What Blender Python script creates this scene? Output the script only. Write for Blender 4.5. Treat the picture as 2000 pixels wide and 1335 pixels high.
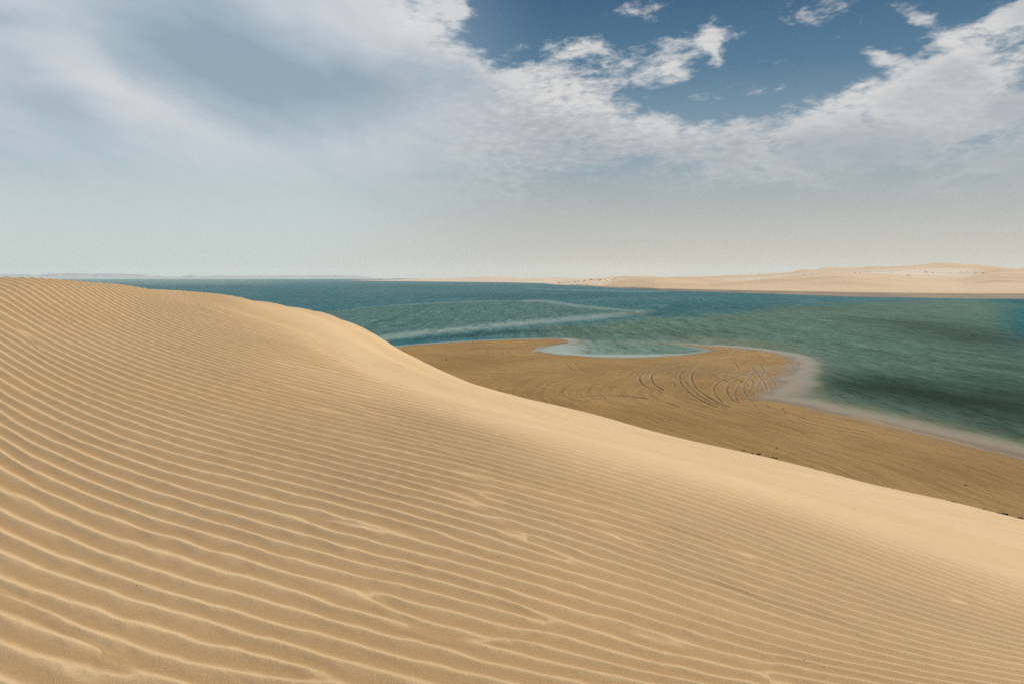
import bpy, math, random
import numpy as np
C = bpy.context
S = C.scene
for o in list(bpy.data.objects): bpy.data.objects.remove(o, do_unlink=True)

# ------------------------------------------------------------------ camera
F = 1556.0            # focal length in pixels of the 2000 px wide photograph
HOR = 540.0           # horizon row
H = 15.0              # eye height above the sea
cam = bpy.data.cameras.new('camera')
camo = bpy.data.objects.new('camera', cam)
S.collection.objects.link(camo); S.camera = camo
cam.sensor_width = 36.0; cam.lens = F/2000*36.0
cam.shift_y = -(667.5-HOR)/2000
cam.clip_start = 0.05; cam.clip_end = 50000
camo.location = (0, 0, H); camo.rotation_euler = (math.radians(90), 0, 0)

# ------------------------------------------------------------------ light
SUN_AZ = math.radians(42)     # measured from the view direction, towards the right
SUN_EL = math.radians(33)
sd_ = (math.sin(SUN_AZ)*math.cos(SUN_EL), math.cos(SUN_AZ)*math.cos(SUN_EL), math.sin(SUN_EL))
sun = bpy.data.lights.new('sun', 'SUN'); sun.energy = 4.8; sun.angle = math.radians(0.6)
sun.color = (1.0, 0.93, 0.82)
suno = bpy.data.objects.new('sun', sun); S.collection.objects.link(suno)
from mathutils import Vector
suno.rotation_euler = Vector(sd_).to_track_quat('Z', 'Y').to_euler()
suno.location = (0, 0, 60)
S.view_settings.view_transform = 'Standard'; S.view_settings.look = 'None'
S.view_settings.gamma = 1; S.view_settings.exposure = 0.0
S.render.engine = 'CYCLES'
S.cycles.use_denoising = False; S.cycles.volume_bounces = 1; S.cycles.max_bounces = 6; S.cycles.transparent_max_bounces = 8

# ------------------------------------------------------------------ node helper
class NT:
    def __init__(s, tree): s.t = tree; s.n = tree.nodes; s.l = tree.links
    def put(s, sock, v):
        if v is None: return
        if hasattr(v, 'is_output'): s.l.new(v, sock)
        else:
            try: sock.default_value = v
            except Exception:
                sock.default_value = (v, v, v) if not hasattr(v, '__len__') else tuple(v)+(1,)*(4-len(v))
    def m(s, op, a, b=None, c=None, clamp=False):
        n = s.n.new('ShaderNodeMath'); n.operation = op; n.use_clamp = clamp
        for i, v in enumerate((a, b, c)):
            if v is not None: s.put(n.inputs[i], v)
        return n.outputs[0]
    def add(s, a, b): return s.m('ADD', a, b)
    def sub(s, a, b): return s.m('SUBTRACT', a, b)
    def mul(s, a, b): return s.m('MULTIPLY', a, b)
    def ss(s, x, lo, hi, a=0.0, b=1.0):
        n = s.n.new('ShaderNodeMapRange'); n.interpolation_type = 'SMOOTHSTEP'
        s.put(n.inputs[0], x); n.inputs[1].default_value = lo; n.inputs[2].default_value = hi
        n.inputs[3].default_value = a; n.inputs[4].default_value = b
        return n.outputs[0]
    def mix(s, f, a, b, blend='MIX'):
        n = s.n.new('ShaderNodeMix'); n.data_type = 'RGBA'; n.blend_type = blend
        s.put(n.inputs[0], f)
        for i, v in ((6, a), (7, b)):
            if hasattr(v, 'is_output'): s.l.new(v, n.inputs[i])
            else: n.inputs[i].default_value = tuple(v)+((1,) if len(v) == 3 else ())
        return n.outputs[2]
    def xyz(s, x, y, z=0.0):
        n = s.n.new('ShaderNodeCombineXYZ')
        for i, v in enumerate((x, y, z)): s.put(n.inputs[i], v)
        return n.outputs[0]
    def noise(s, vec, scale, detail=4.0, rough=0.55, dist=0.0, dim='3D'):
        n = s.n.new('ShaderNodeTexNoise'); n.noise_dimensions = dim
        if vec is not None: s.l.new(vec, n.inputs['Vector'])
        n.inputs['Scale'].default_value = scale; n.inputs['Detail'].default_value = detail
        n.inputs['Roughness'].default_value = rough; n.inputs['Distortion'].default_value = dist
        return n.outputs[0]
    def attr(s, name):
        n = s.n.new('ShaderNodeAttribute'); n.attribute_name = name
        return n.outputs['Fac']
    def ramp(s, f, stops):
        n = s.n.new('ShaderNodeValToRGB'); s.put(n.inputs[0], f)
        e = n.color_ramp.elements
        while len(e) < len(stops): e.new(0.5)
        for i, (p, c) in enumerate(stops):
            e[i].position = p; e[i].color = tuple(c)+(1,)
        return n.outputs[0]
def lin(r, g, b):
    return tuple((c/255/12.92 if c/255 <= .04045 else ((c/255+.055)/1.055)**2.4) for c in (r, g, b))

# ------------------------------------------------------------------ world
W = bpy.data.worlds.new('World'); S.world = W; W.use_nodes = True
W.node_tree.nodes.clear(); T = NT(W.node_tree)
out = T.n.new('ShaderNodeOutputWorld'); bg = T.n.new('ShaderNodeBackground')
T.l.new(bg.outputs[0], out.inputs[0]); bg.inputs[1].default_value = 0.1
sky = T.n.new('ShaderNodeTexSky'); sky.sky_type = 'NISHITA'; sky.sun_disc = False
sky.sun_elevation = SUN_EL; sky.sun_rotation = SUN_AZ
sky.air_density = 1.0; sky.dust_density = 2.0
tc = T.n.new('ShaderNodeTexCoord'); sp = T.n.new('ShaderNodeSeparateXYZ')
T.l.new(tc.outputs['Generated'], sp.inputs[0])
dx, dy, dz = sp.outputs
az = T.m('ARCTAN2', dx, dy); el = T.m('ARCSINE', dz)
U = T.mul(az, 1.556); V = T.mul(el, 1.556)       # 1 unit = about 1000 photo pixels
def sky_uv(px, py):
    a = math.atan((px-1000)/F); e = math.atan((HOR-py)/F*math.cos(a))
    return a*1.556, e*1.556
# wobble of the coordinates so that masks get uneven outlines
uvw = T.xyz(U, T.mul(V, 1.5))
w1 = T.sub(T.noise(uvw, 3.0, 5, .6), .5)
w2 = T.sub(T.noise(T.xyz(T.add(U, 7.3), T.mul(V, 1.5)), 3.0, 5, .6), .5)
Uw = T.add(U, T.mul(w1, .15)); Vw = T.add(V, T.mul(w2, .09))
def blob(px, py, rx, ry, rot=0, w=1.0, p=1.0, wob=True):
    u0, v0 = sky_uv(px, py)
    a = T.sub(Uw if wob else U, u0); b = T.sub(Vw if wob else V, v0)
    c, s_ = math.cos(rot), math.sin(rot)
    x = T.mul(T.add(T.mul(a, c), T.mul(b, s_)), 1000/rx)
    y = T.mul(T.sub(T.mul(b, c), T.mul(a, s_)), 1000/ry)
    r2 = T.add(T.mul(x, x), T.mul(y, y))
    g = T.m('EXPONENT', T.mul(r2, -p))
    return T.mul(g, w)
def total(L):
    r = L[0]
    for q in L[1:]: r = T.add(r, q)
    return r
K = 10.0
def k(c): return tuple(v*K for v in lin(*c))
elr = T.m('MULTIPLY', el, 1/math.radians(24), clamp=True)
right = T.ramp(elr, [(0.0, k((199, 196, 184))), (.12, k((189, 189, 181))), (.22, k((170, 178, 178))), (.32, k((148, 166, 176))), (.42, k((126, 152, 170))), (.6, k((84, 122, 150))), (.85, k((50, 90, 124))), (1.0, k((44, 84, 120)))])
left = T.ramp(elr, [(0.0, k((201, 208, 200))), (.15, k((195, 207, 206))), (.35, k((184, 199, 205))), (.6, k((168, 187, 203))), (1.0, k((130, 160, 190)))])
fr = T.ss(U, -.45, .1)
base = T.mix(fr, left, right)
up = T.ss(el, math.radians(22), math.radians(50))
# blue gap where the clear sky shows
hole = total([blob(1010, 40, 130, 85), blob(1190, 40, 260, 90, .0), blob(1400, 110, 260, 120), blob(1320, 195, 110, 42, 0, .8),
              blob(1600, 60, 260, 95, .12), blob(1850, 15, 220, 45, .15, .8), blob(1990, 120, 50, 60, 0, .6), blob(1510, -150, 900, 130, 0, 1.0)])
# fluffy islands inside the gap
isl = total([blob(1400, 62, 48, 24, .2), blob(1385, 95, 16, 30, 0), blob(1130, 95, 90, 14, 0), blob(1300, 120, 80, 45, .3), blob(1590, 25, 70, 24), blob(880, 10, 60, 30, -.6), blob(1150, 130, 110, 30),
             blob(1800, 25, 40, 16, -.2), blob(1740, 98, 60, 9, -.3), blob(1430, 180, 160, 14, .1, .6), blob(1270, 30, 60, 12, -.3, .7), blob(1080, 75, 90, 14, 0, .5), blob(1950, 30, 90, 18, .3, .8)])
puff = T.noise(T.xyz(T.mul(U, 1.0), T.mul(V, 1.9)), 13.0, 7, .62, .3)
puff2 = T.noise(T.xyz(T.mul(U, 1.0), T.mul(V, 2.6)), 38.0, 5, .6, .2)
str_ = T.noise(T.xyz(T.add(T.mul(U, .9), T.mul(V, -.6)), T.add(T.mul(V, 4.0), T.mul(U, -1.2))), 5.0, 6, .6, .4)
pn = T.add(T.mul(T.sub(puff, .5), 1.5), T.mul(T.sub(puff2, .5), .8))
cov = T.add(T.add(T.sub(1.0, T.mul(T.m('MINIMUM', hole, 1.15), 1.15)), T.mul(isl, .62)), 0.06)
cov = T.add(cov, pn)
# thinner, streaky cloud at the lower edge of the band
low = total([blob(1600, 400, 700, 90, 0, .85), blob(1150, 370, 220, 60, 0, .35), blob(1990, 250, 130, 30, .1, .35), blob(1220, 330, 170, 40, 0, .3, wob=True)])
cov = T.sub(cov, T.add(T.mul(low, 1.0), T.mul(T.mul(T.sub(str_, .5), 1.3), T.ss(U, -.2, .2))))
cloud = T.ss(cov, .0, .66)
below = T.ss(el, math.radians(1.0), math.radians(7.5))
cloud = T.mul(cloud, T.mul(below, .93))
tone = T.noise(T.xyz(U, T.mul(V, 1.8)), 4.5, 6, .6, .5)
fine_r = T.ss(U, -.5, -.05)
rim = T.mul(T.ss(T.add(hole, T.mul(isl, 1.0)), .12, .5), .20)
tone2 = T.add(T.add(tone, rim), T.mul(T.mul(T.sub(puff2, .5), T.ss(U, .15, .55, .75, .3)), fine_r))
ccol_r = T.ramp(tone2, [(.28, k((168, 174, 182))), (.5, k((190, 192, 195))), (.74, k((219, 218, 216)))])
# left veil: soft, smooth, with large grey-blue patches
soft = T.noise(T.xyz(T.add(T.mul(U, .8), T.mul(V, 1.2)), T.sub(T.mul(V, 2.2), T.mul(U, -.8))), 2.2, 4, .5, .6)
dark = total([blob(400, 90, 170, 85, -.5, .95), blob(560, 165, 260, 75, -.25, 1.0), blob(780, 165, 200, 45, .0, .6), blob(70, 150, 120, 60, -.5, .8), blob(330, 265, 160, 35, -.2, .35), blob(230, 340, 330, 50, -.1, .25),
              blob(20, 30, 70, 18, 0, .5), blob(850, 345, 80, 9, .05, .4)])
bright = total([blob(760, 20, 160, 60, -.3, .9), blob(820, 95, 130, 45, -.2, .7), blob(130, 60, 240, 70, -.45, .42), blob(240, 190, 260, 60, -.5, .42), blob(850, 260, 260, 80, .1, .6), blob(300, 225, 420, 36, -.15, .3)])
wisp = T.noise(T.xyz(T.add(T.mul(U, .9), T.mul(V, .5)), T.add(T.mul(V, 2.1), T.mul(U, .5))), 5.0, 8, .62, .9)
lt = T.add(T.add(T.mul(T.sub(soft, .5), .7), T.mul(T.sub(wisp, .5), .50)), T.add(.52, T.sub(T.mul(bright, .30), T.mul(dark, .42))))
ccol_l = T.ramp(lt, [(.0, k((143, 166, 180))), (.33, k((168, 184, 196))), (.55, k((194, 202, 209))), (.88, k((220, 222, 223)))])
ccol = T.mix(T.ss(T.add(U, T.mul(w2, .6)), -.42, .12), ccol_l, ccol_r)
warm = T.ss(el, math.radians(3), math.radians(13), .75, 0)
ccol = T.mix(warm, ccol, base)
c1 = T.mix(cloud, base, ccol)
nk = T.mix(1.0, sky.outputs[0], (1.0, 1.0, 1.0), 'MULTIPLY')
upper = T.mix(T.mul(T.ss(puff, .36, .54), .85), nk, (4.1, 3.95, 3.7))
final = T.mix(up, c1, upper)
T.l.new(final, bg.inputs[0])

# ------------------------------------------------------------------ generic helpers
def link(o): S.collection.objects.link(o); return o
def tag(o, label=None, cat=None, group=None, kind=None):
    if label: o['label'] = label
    if cat: o['category'] = cat
    if group: o['group'] = group
    if kind: o['kind'] = kind
    return o
def grid_mesh(name, X, Y, Z, mat, attrs=None, smooth=True):
    n, m_ = X.shape
    me = bpy.data.meshes.new(name)
    co = np.empty((n*m_, 3), np.float32)
    co[:, 0] = X.ravel(); co[:, 1] = Y.ravel(); co[:, 2] = Z.ravel()
    me.vertices.add(n*m_); me.vertices.foreach_set('co', co.ravel())
    idx = np.arange(n*m_, dtype=np.int32).reshape(n, m_)
    q = np.stack([idx[:-1, :-1], idx[:-1, 1:], idx[1:, 1:], idx[1:, :-1]], -1).reshape(-1)
    nf = len(q)//4
    me.loops.add(len(q)); me.loops.foreach_set('vertex_index', q)
    me.polygons.add(nf)
    me.polygons.foreach_set('loop_start', np.arange(0, len(q), 4, dtype=np.int32))
    me.update(calc_edges=True)
    if smooth: me.polygons.foreach_set('use_smooth', np.ones(nf, dtype=bool))
    for k_, v in (attrs or {}).items():
        a = me.attributes.new(k_, 'FLOAT', 'POINT'); a.data.foreach_set('value', v.astype(np.float32).ravel())
    me.materials.append(mat)
    o = link(bpy.data.objects.new(name, me))
    return o
def hash2(ix, iy, seed):
    h = (ix.astype(np.int64)*374761393 + iy.astype(np.int64)*668265263 + seed*974711) & 0xffffffff
    h = ((h ^ (h >> 13))*1274126177) & 0xffffffff
    return ((h ^ (h >> 16)) & 0xffff).astype(np.float32)/65535.0
def vnoise(x, y, seed=0):
    ix = np.floor(x); iy = np.floor(y); fx = (x-ix).astype(np.float32); fy = (y-iy).astype(np.float32)
    fx = fx*fx*fx*(fx*(fx*6-15)+10); fy = fy*fy*fy*(fy*(fy*6-15)+10)
    a = hash2(ix, iy, seed); b = hash2(ix+1, iy, seed); c = hash2(ix, iy+1, seed); d = hash2(ix+1, iy+1, seed)
    return (a+(b-a)*fx+(c-a)*fy+(a-b-c+d)*fx*fy)*2-1
def fbm(x, y, seed=0, oct_=3):
    r = 0; a = 1.0
    for i in range(oct_):
        r = r+a*vnoise(x*2**i, y*2**i, seed+i*17); a *= .5
    return r
def sstep(x, lo, hi):
    t = np.clip((x-lo)/(hi-lo), 0, 1); return t*t*(3-2*t)
def gp(px, py, z=0.0):     # photo pixel -> point on the level z
    Y = (H-z)*F/(py-HOR); return ((px-1000)/F*Y, Y)
def seg_dist(X, Y, P, closed=False):
    P = np.asarray(P, float); d = np.full(X.shape, 1e9, np.float32)
    n = len(P)
    for i in range(n if closed else n-1):
        ax, ay = P[i]; bx, by = P[(i+1) % n]
        vx, vy = bx-ax, by-ay; L = vx*vx+vy*vy+1e-12
        t = np.clip(((X-ax)*vx+(Y-ay)*vy)/L, 0, 1)
        dd = (X-ax-t*vx)**2+(Y-ay-t*vy)**2
        np.minimum(d, dd, out=d)
    return np.sqrt(d)
def inside(X, Y, P):
    P = np.asarray(P, float); r = np.zeros(X.shape, bool); n = len(P)
    for i in range(n):
        ax, ay = P[i]; bx, by = P[(i+1) % n]
        if ay == by: continue
        c = ((ay > Y) != (by > Y)) & (X < (bx-ax)*(Y-ay)/(by-ay)+ax)
        r ^= c
    return r
def chaikin(P, it=2, closed=False):
    P = [tuple(p) for p in P]
    for _ in range(it):
        Q = [] if closed else [P[0]]
        n = len(P)
        for i in range(n if closed else n-1):
            a = P[i]; b = P[(i+1) % n]
            Q.append((.75*a[0]+.25*b[0], .75*a[1]+.25*b[1])); Q.append((.25*a[0]+.75*b[0], .25*a[1]+.75*b[1]))
        if not closed: Q.append(P[-1])
        P = Q
    return P
def geopos(T_):
    g = T_.n.new('ShaderNodeNewGeometry'); s = T_.n.new('ShaderNodeSeparateXYZ')
    T_.l.new(g.outputs['Position'], s.inputs[0]); return g.outputs['Position'], s.outputs
def newmat(name):
    m = bpy.data.materials.new(name); m.use_nodes = True
    T_ = NT(m.node_tree); b = m.node_tree.nodes['Principled BSDF']
    return m, T_, b
def bump(T_, h, strength, dist, nrm=None):
    n = T_.n.new('ShaderNodeBump'); n.inputs['Strength'].default_value = strength
    T_.put(n.inputs['Distance'], dist); T_.l.new(h, n.inputs['Height'])
    if nrm is not None: T_.l.new(nrm, n.inputs['Normal'])
    return n.outputs[0]

# ------------------------------------------------------------------ materials
def sand_material():
    m, T_, b = newmat('dune_sand')
    P, (x, y, z) = geopos(T_)
    g1 = T_.noise(P, 160, 2, .7); g2 = T_.noise(P, 30, 3, .7); g3 = T_.noise(P, 1.3, 4, .6); g4 = T_.noise(P, .16, 3, .55)
    c = T_.mix(T_.ss(g4, .35, .65), (.500, .358, .192), (.545, .402, .234))
    c = T_.mix(T_.mul(T_.ss(g3, .35, .7), .25), c, (.42, .285, .16))
    # coarse dark grains in the ripple troughs, deepened to paint in their shade too
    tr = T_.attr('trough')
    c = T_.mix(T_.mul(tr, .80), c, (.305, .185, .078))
    c = T_.mix(T_.ss(g1, .46, .72, 0, .55), c, (.26, .165, .09))
    c = T_.mix(T_.ss(g1, .5, .3, 0, .30), c, (.62, .49, .33))
    c = T_.mix(T_.ss(g2, .52, .75, 0, .30), c, (.33, .22, .125))
    T_.l.new(c, b.inputs['Base Color'])
    b.inputs['Roughness'].default_value = .95; b.inputs['Specular IOR Level'].default_value = .15
    T_.l.new(bump(T_, T_.add(g1, T_.mul(g2, 1.5)), .35, .004), b.inputs['Normal'])
    return m
def beach_material():
    m, T_, b = newmat('damp_sand')
    P, (x, y, z) = geopos(T_)
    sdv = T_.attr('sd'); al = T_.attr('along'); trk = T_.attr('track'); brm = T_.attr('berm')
    st = T_.noise(T_.xyz(T_.mul(sdv, 1.6), T_.mul(al, .10), 0), 1.0, 6, .65, .3)
    st2 = T_.noise(T_.xyz(T_.mul(sdv, .22), T_.mul(al, .02), 3), 1.0, 4, .6, .3)
    big = T_.noise(P, .06, 4, .6, .4); gr = T_.noise(P, 6.0, 5, .75)
    c = T_.mix(T_.ss(big, .3, .7), (.265, .152, .046), (.355, .222, .080))
    c = T_.mix(T_.ss(st, .42, .66, 0, .42), c, (.13, .075, .022))
    c = T_.mix(T_.ss(st2, .45, .7, 0, .35), c, (.235, .155, .062))
    c = T_.mix(T_.ss(gr, .45, .75, 0, .5), c, (.09, .050, .015))
    c = T_.mix(T_.ss(gr, .5, .28, 0, .3), c, (.40, .27, .125))
    wet = T_.ss(sdv, 2.6, .1)
    c = T_.mix(T_.mul(wet, .6), c, (.17, .115, .07))
    c = T_.mix(T_.mul(trk, .6), c, (.12, .075, .038))  # damp churned sand, darkened further to paint in the groove shade
    c = T_.mix(T_.mul(brm, .38), c, (.56, .42, .26))  # pale berm colour stands in for the lit rims of the grooves
    T_.l.new(c, b.inputs['Base Color'])
    T_.l.new(T_.ss(sdv, 1.6, .0, .9, .65), b.inputs['Roughness'])
    b.inputs['Specular IOR Level'].default_value = .06
    T_.l.new(bump(T_, T_.add(T_.mul(gr, .6), T_.mul(st, 1.6)), .8, .2), b.inputs['Normal'])
    return m
def water_material():
    m, T_, b = newmat('sea_water')
    P, (x, y, z) = geopos(T_)
    dep = T_.attr('shallow'); bar = T_.attr('bar'); teal = T_.attr('teal'); grn = T_.attr('green'); dk = T_.attr('dark'); calm = T_.attr('calm')
    pat = T_.noise(T_.xyz(T_.mul(x, .012), T_.mul(y, .004)), 1.0, 4, .6, .3)
    c = T_.mix(T_.ss(pat, .35, .65), (.026, .116, .148), (.046, .140, .165))
    c = T_.mix(grn, c, (.082, .146, .118))
    c = T_.mix(teal, c, (.002, .095, .115))
    c = T_.mix(bar, c, (.265, .335, .312))
    c = T_.mix(T_.ss(dep, .0, .55, 0, .75), c, (.165, .165, .115))
    c = T_.mix(T_.ss(dep, .35, .9), c, (.245, .198, .136))
    # chop: short crested wind waves, three sizes
    a1 = T_.noise(T_.xyz(T_.mul(x, 1.0), T_.mul(y, .20)), 1.7, 4, .7)
    a2 = T_.noise(T_.xyz(T_.mul(x, 1.0), T_.mul(y, .12)), .6, 4, .7)
    a3 = T_.noise(T_.xyz(T_.mul(x, 1.0), T_.mul(y, .08)), .2, 4, .7)
    h = T_.add(T_.add(T_.mul(a1, .30), T_.mul(a2, .9)), T_.mul(a3, 2.4))
    cm = T_.sub(1.0, T_.mul(calm, .93))
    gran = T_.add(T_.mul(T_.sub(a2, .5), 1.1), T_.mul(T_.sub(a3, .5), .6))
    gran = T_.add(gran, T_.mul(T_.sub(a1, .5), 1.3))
    c = T_.mix(T_.mul(T_.ss(gran, .0, .34), T_.mul(cm, .80)), c, (.012, .036, .036))  # wave shading painted as colour: dark and pale flecks follow the chop
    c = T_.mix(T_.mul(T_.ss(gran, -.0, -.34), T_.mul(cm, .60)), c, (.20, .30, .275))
    c = T_.mix(dk, c, (.010, .024, .018))
    T_.l.new(c, b.inputs['Base Color'])
    T_.l.new(T_.ss(calm, 0, 1, .22, .10), b.inputs['Roughness'])
    b.inputs['IOR'].default_value = 1.33; T_.l.new(T_.ss(calm, .5, 1, .0, .012), b.inputs['Specular IOR Level'])
    T_.l.new(bump(T_, T_.mul(h, cm), .22, .5), b.inputs['Normal'])
    T_.l.new(T_.ss(dep, .9, 1.0, 1.0, .7), b.inputs['Alpha'])
    return m
def far_sand_material():
    m, T_, b = newmat('pale_far_sand')
    P, (x, y, z) = geopos(T_)
    flat = T_.attr('flat'); plain = T_.attr('plain')
    n = T_.noise(T_.xyz(T_.mul(x, .004), T_.mul(y, .004), T_.mul(z, .03)), 1.0, 5, .6, .5)
    n2 = T_.noise(T_.xyz(T_.mul(x, .03), T_.mul(y, .03), z), 1.0, 4, .6)
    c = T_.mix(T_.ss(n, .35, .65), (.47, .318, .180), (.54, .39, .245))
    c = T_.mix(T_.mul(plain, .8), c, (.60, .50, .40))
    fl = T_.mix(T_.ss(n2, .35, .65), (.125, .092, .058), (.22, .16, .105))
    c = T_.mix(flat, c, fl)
    T_.l.new(c, b.inputs['Base Color']); b.inputs['Roughness'].default_value = .95
    b.inputs['Specular IOR Level'].default_value = .1
    return m
def hill_material():
    m, T_, b = newmat('rocky_hills')
    P, (x, y, z) = geopos(T_)
    n = T_.noise(T_.xyz(T_.mul(x, .02), T_.mul(y, .02), T_.mul(z, .2)), 1.0, 5, .65)
    c = T_.mix(T_.ss(n, .35, .65), (.30, .33, .34), (.42, .44, .44))  # pale blue-grey puts part of the distance haze into the rock colour
    T_.l.new(c, b.inputs['Base Color']); b.inputs['Roughness'].default_value = 1.0
    b.inputs['Specular IOR Level'].default_value = .1
    return m
M_sand = sand_material(); M_beach = beach_material(); M_water = water_material()
M_far = far_sand_material(); M_hill = hill_material()
def plain_mat(name, c1, c2, sc, rough=.9):
    m, T_, b = newmat(name)
    P, _ = geopos(T_)
    T_.l.new(T_.mix(T_.ss(T_.noise(P, sc, 4, .7), .35, .65), c1, c2), b.inputs['Base Color'])
    b.inputs['Roughness'].default_value = rough
    return m
M_bush = plain_mat('bush_leaves', (.035, .045, .025), (.085, .085, .05), 1.5)
M_twig = plain_mat('dry_wood', (.10, .075, .05), (.2, .16, .12), 5)
M_weed = plain_mat('dried_seaweed', (.006, .004, .003), (.03, .019, .012), 9)
M_stone = plain_mat('dark_stone', (.02, .013, .010), (.06, .04, .03), 20)
M_shell = plain_mat('bleached_driftwood', (.42, .34, .25), (.62, .54, .44), 12)
M_peb = plain_mat('brown_pebble', (.06, .035, .02), (.16, .10, .06), 60)

# ------------------------------------------------------------------ dune shape
ctrl = []      # (X, Y, z, smoothing weight)
def cp(px, py, Y, w_=1.0):
    ctrl.append(((px-1000)/F*Y, Y, H-(py-HOR)/F*Y, w_))
def cz(X, Y, z, w_=1.0): ctrl.append((X, Y, z, w_))
prof = {
 0:   [(1335,3.05),(1200,3.9),(1100,4.8),(1000,5.9),(900,7.3),(820,8.8),(750,10.3),(700,11.8),(650,13.5),(620,14.8),(590,16.2),(565,17.6),(540,19)],
 250: [(1335,3.1),(1100,4.9),(900,7.6),(820,9.3),(750,11.3),(700,13),(650,15.8),(620,18),(590,20.5),(562,25)],
 500: [(1335,3.13),(1100,4.9),(900,8.0),(800,10.8),(740,13),(700,15.5),(650,20),(620,24),(590,31)],
 750: [(1335,3.15),(1200,4.0),(1100,5.05),(900,8.4),(820,11.5),(760,16),(720,22),(690,36),(669,62)],
 900: [(1335,3.13),(1100,5.1),(900,8.4),(820,12.5),(780,20),(760,34),(749,62)],
 1000:[(1335,3.13),(1200,4.05),(1100,5.15),(1000,6.5),(900,8.6),(850,11),(820,14.8),(790,27),(780,46)],
 1250:[(1335,3.25),(1200,4.2),(1100,5.5),(1000,7.3),(950,9.0),(880,15.5),(855,33)],
 1500:[(1335,3.35),(1200,4.6),(1100,6.2),(1000,9.2),(940,17),(915,34)],
 1750:[(1335,3.45),(1200,5.0),(1100,7.6),(1020,15),(985,31)],
 2000:[(1335,3.6),(1200,5.5),(1100,10),(1060,17.5),(1035,30)],
}
for px, L in prof.items():
    for py, Y in L: cp(px, py, Y)
# skyline / foot line of the dune
ZB = .42
foot = [(830,713),(865,729),(900,742),(950,756.5),(1000,770),(1075,788),(1150,806),(1225,827),(1300,848),(1400,871),(1500,893),(1600,918),(1700,944),(1850,977),(2000,1015)]
for px, py in foot:
    Y = (H-ZB)*F/(py-HOR); cp(px, py, Y, .02)
    X = (px-1000)/F*Y
    cz(X+5.2, Y+3.2, ZB-1.5)
crest = [(50,542.3,20),(100,546,21.2),(200,555.5,23.6),(300,565.5,26),(400,575,29.5),(500,588.5,35),(560,598.5,42),(620,608,50),(660,623,57),(700,644,65),(740,663.5,72),(780,684,88)]
for px, py, Y in crest:
    cp(px, py, Y, .02)
    X = (px-1000)/F*Y; z = H-(py-HOR)/F*Y
    cz(X-1.5, Y*1.10+.5, z-.45-.012*Y)
    cz(X-9, Y*1.12+4, max(z-5.0, -3))
    if Y < 75: cz(X-22, Y+8, max(z-14, -4))
for px, py, Y in [(620,635,27),(620,680,19.5),(660,650,30),(700,670,33),(700,720,20),(780,700,50),(780,722,30),(830,740,30),(830,725,55),(830,716.5,100),(400,600,21.5),(560,612,28.5),(560,640,22.5),(900,744.5,90),(1000,773,78),(950,759.5,84),(865,731,97),(740,664.5,66),(780,685.5,72),(830,714.5,115),(1075,791,76),(800,698,100),(830,715,78),(865,731,78),(900,744.5,78),(950,759,78),(700,648,46),(740,668,45),(780,689,45),(830,719,44),(900,747.5,43),(950,762,43),(760,676,72),(805,701,77)]: cp(px, py, Y, .3)
for q in [(780,686.5,83),(830,716,85),(805,704,85),(300,567,24.5),(500,590,31)]: cp(*q, .1)
cz(0, 0, 13.35); cz(-3, 0, 13.45); cz(3, 0, 13.0); cz(0, -10, 13.5); cz(-15, -12, 13.6); cz(15, -12, 11.0); cz(-7, 3, 13.6); cz(-14, 5, 14.1); cz(-24, 12, 13.4)
cz(-34, 10, 8); cz(-45, 30, -2); cz(-40, -12, 9); cz(8, 4, 11.7); cz(18, 6, 9.3); cz(30, 10, 5.8); cz(45, 15, 1.6); cz(52, 20, -.8); cz(40, 33, .3); cz(60, 0, 0); cz(30, -12, 8)
cz(48, 40, -2); cz(-60, 60, -4); cz(-60, 120, -4); cz(-35, 150, -3); cz(-22, 165, -1.5); cz(60, 60, -8); cz(20, 120, -5); cz(-12, 150, -1.2)
ctrl = np.array(ctrl)
# warp Y before interpolating: log distance keeps near detail near
def warp(X, Y):
    R = np.sqrt(X*X+Y*Y)+8.0
    return X*(40/R), Y*(40/R)*1.0, R
def tps_fit(P, smooth):
    a, b, R = warp(P[:, 0], P[:, 1]); g = np.log(R)
    A = np.stack([a, b, g*30], 1)/30; n = len(P)
    d = np.sqrt(((A[:, None]-A[None])**2).sum(-1))
    Kf = d
    Q = np.concatenate([np.ones((n, 1)), A, P[:, :2]/50], 1)
    M_ = np.block([[Kf-np.eye(n)*smooth, Q], [Q.T, np.zeros((Q.shape[1],)*2)]])
    rhs = np.concatenate([P[:, 2], np.zeros(Q.shape[1])])
    s_ = np.linalg.lstsq(M_, rhs, rcond=None)[0]
    return A, s_
def tps_fit3(P, smooth):
    X, Y = P[:, 0], P[:, 1]
    A = np.stack([X, Y], 1)/30; n = len(P)
    d2 = ((A[:, None]-A[None])**2).sum(-1)
    Kf = .5*d2*np.log(d2+1e-9)
    Q = np.concatenate([np.ones((n, 1)), A], 1)
    R = np.sqrt(X*X+Y*Y)
    M_ = np.block([[Kf+np.diag(smooth*P[:, 3]*(R/20)**1.0), Q], [Q.T, np.zeros((3, 3))]])
    return A, np.linalg.solve(M_, np.concatenate([P[:, 2], np.zeros(3)]))
TA, TS = tps_fit3(ctrl, 1.5e-3)
def dune_z(X, Y):
    sh = X.shape; X = (X.ravel()/30).astype(np.float32); Y = (Y.ravel()/30).astype(np.float32); n = len(TA)
    r = np.zeros(len(X), np.float32)+TS[n]+TS[n+1]*X+TS[n+2]*Y
    for i in range(n):
        d2 = (X-np.float32(TA[i, 0]))**2+(Y-np.float32(TA[i, 1]))**2
        r += np.float32(.5*TS[i])*d2*np.log(d2+np.float32(1e-9))
    return r.reshape(sh).astype(np.float32)

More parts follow.
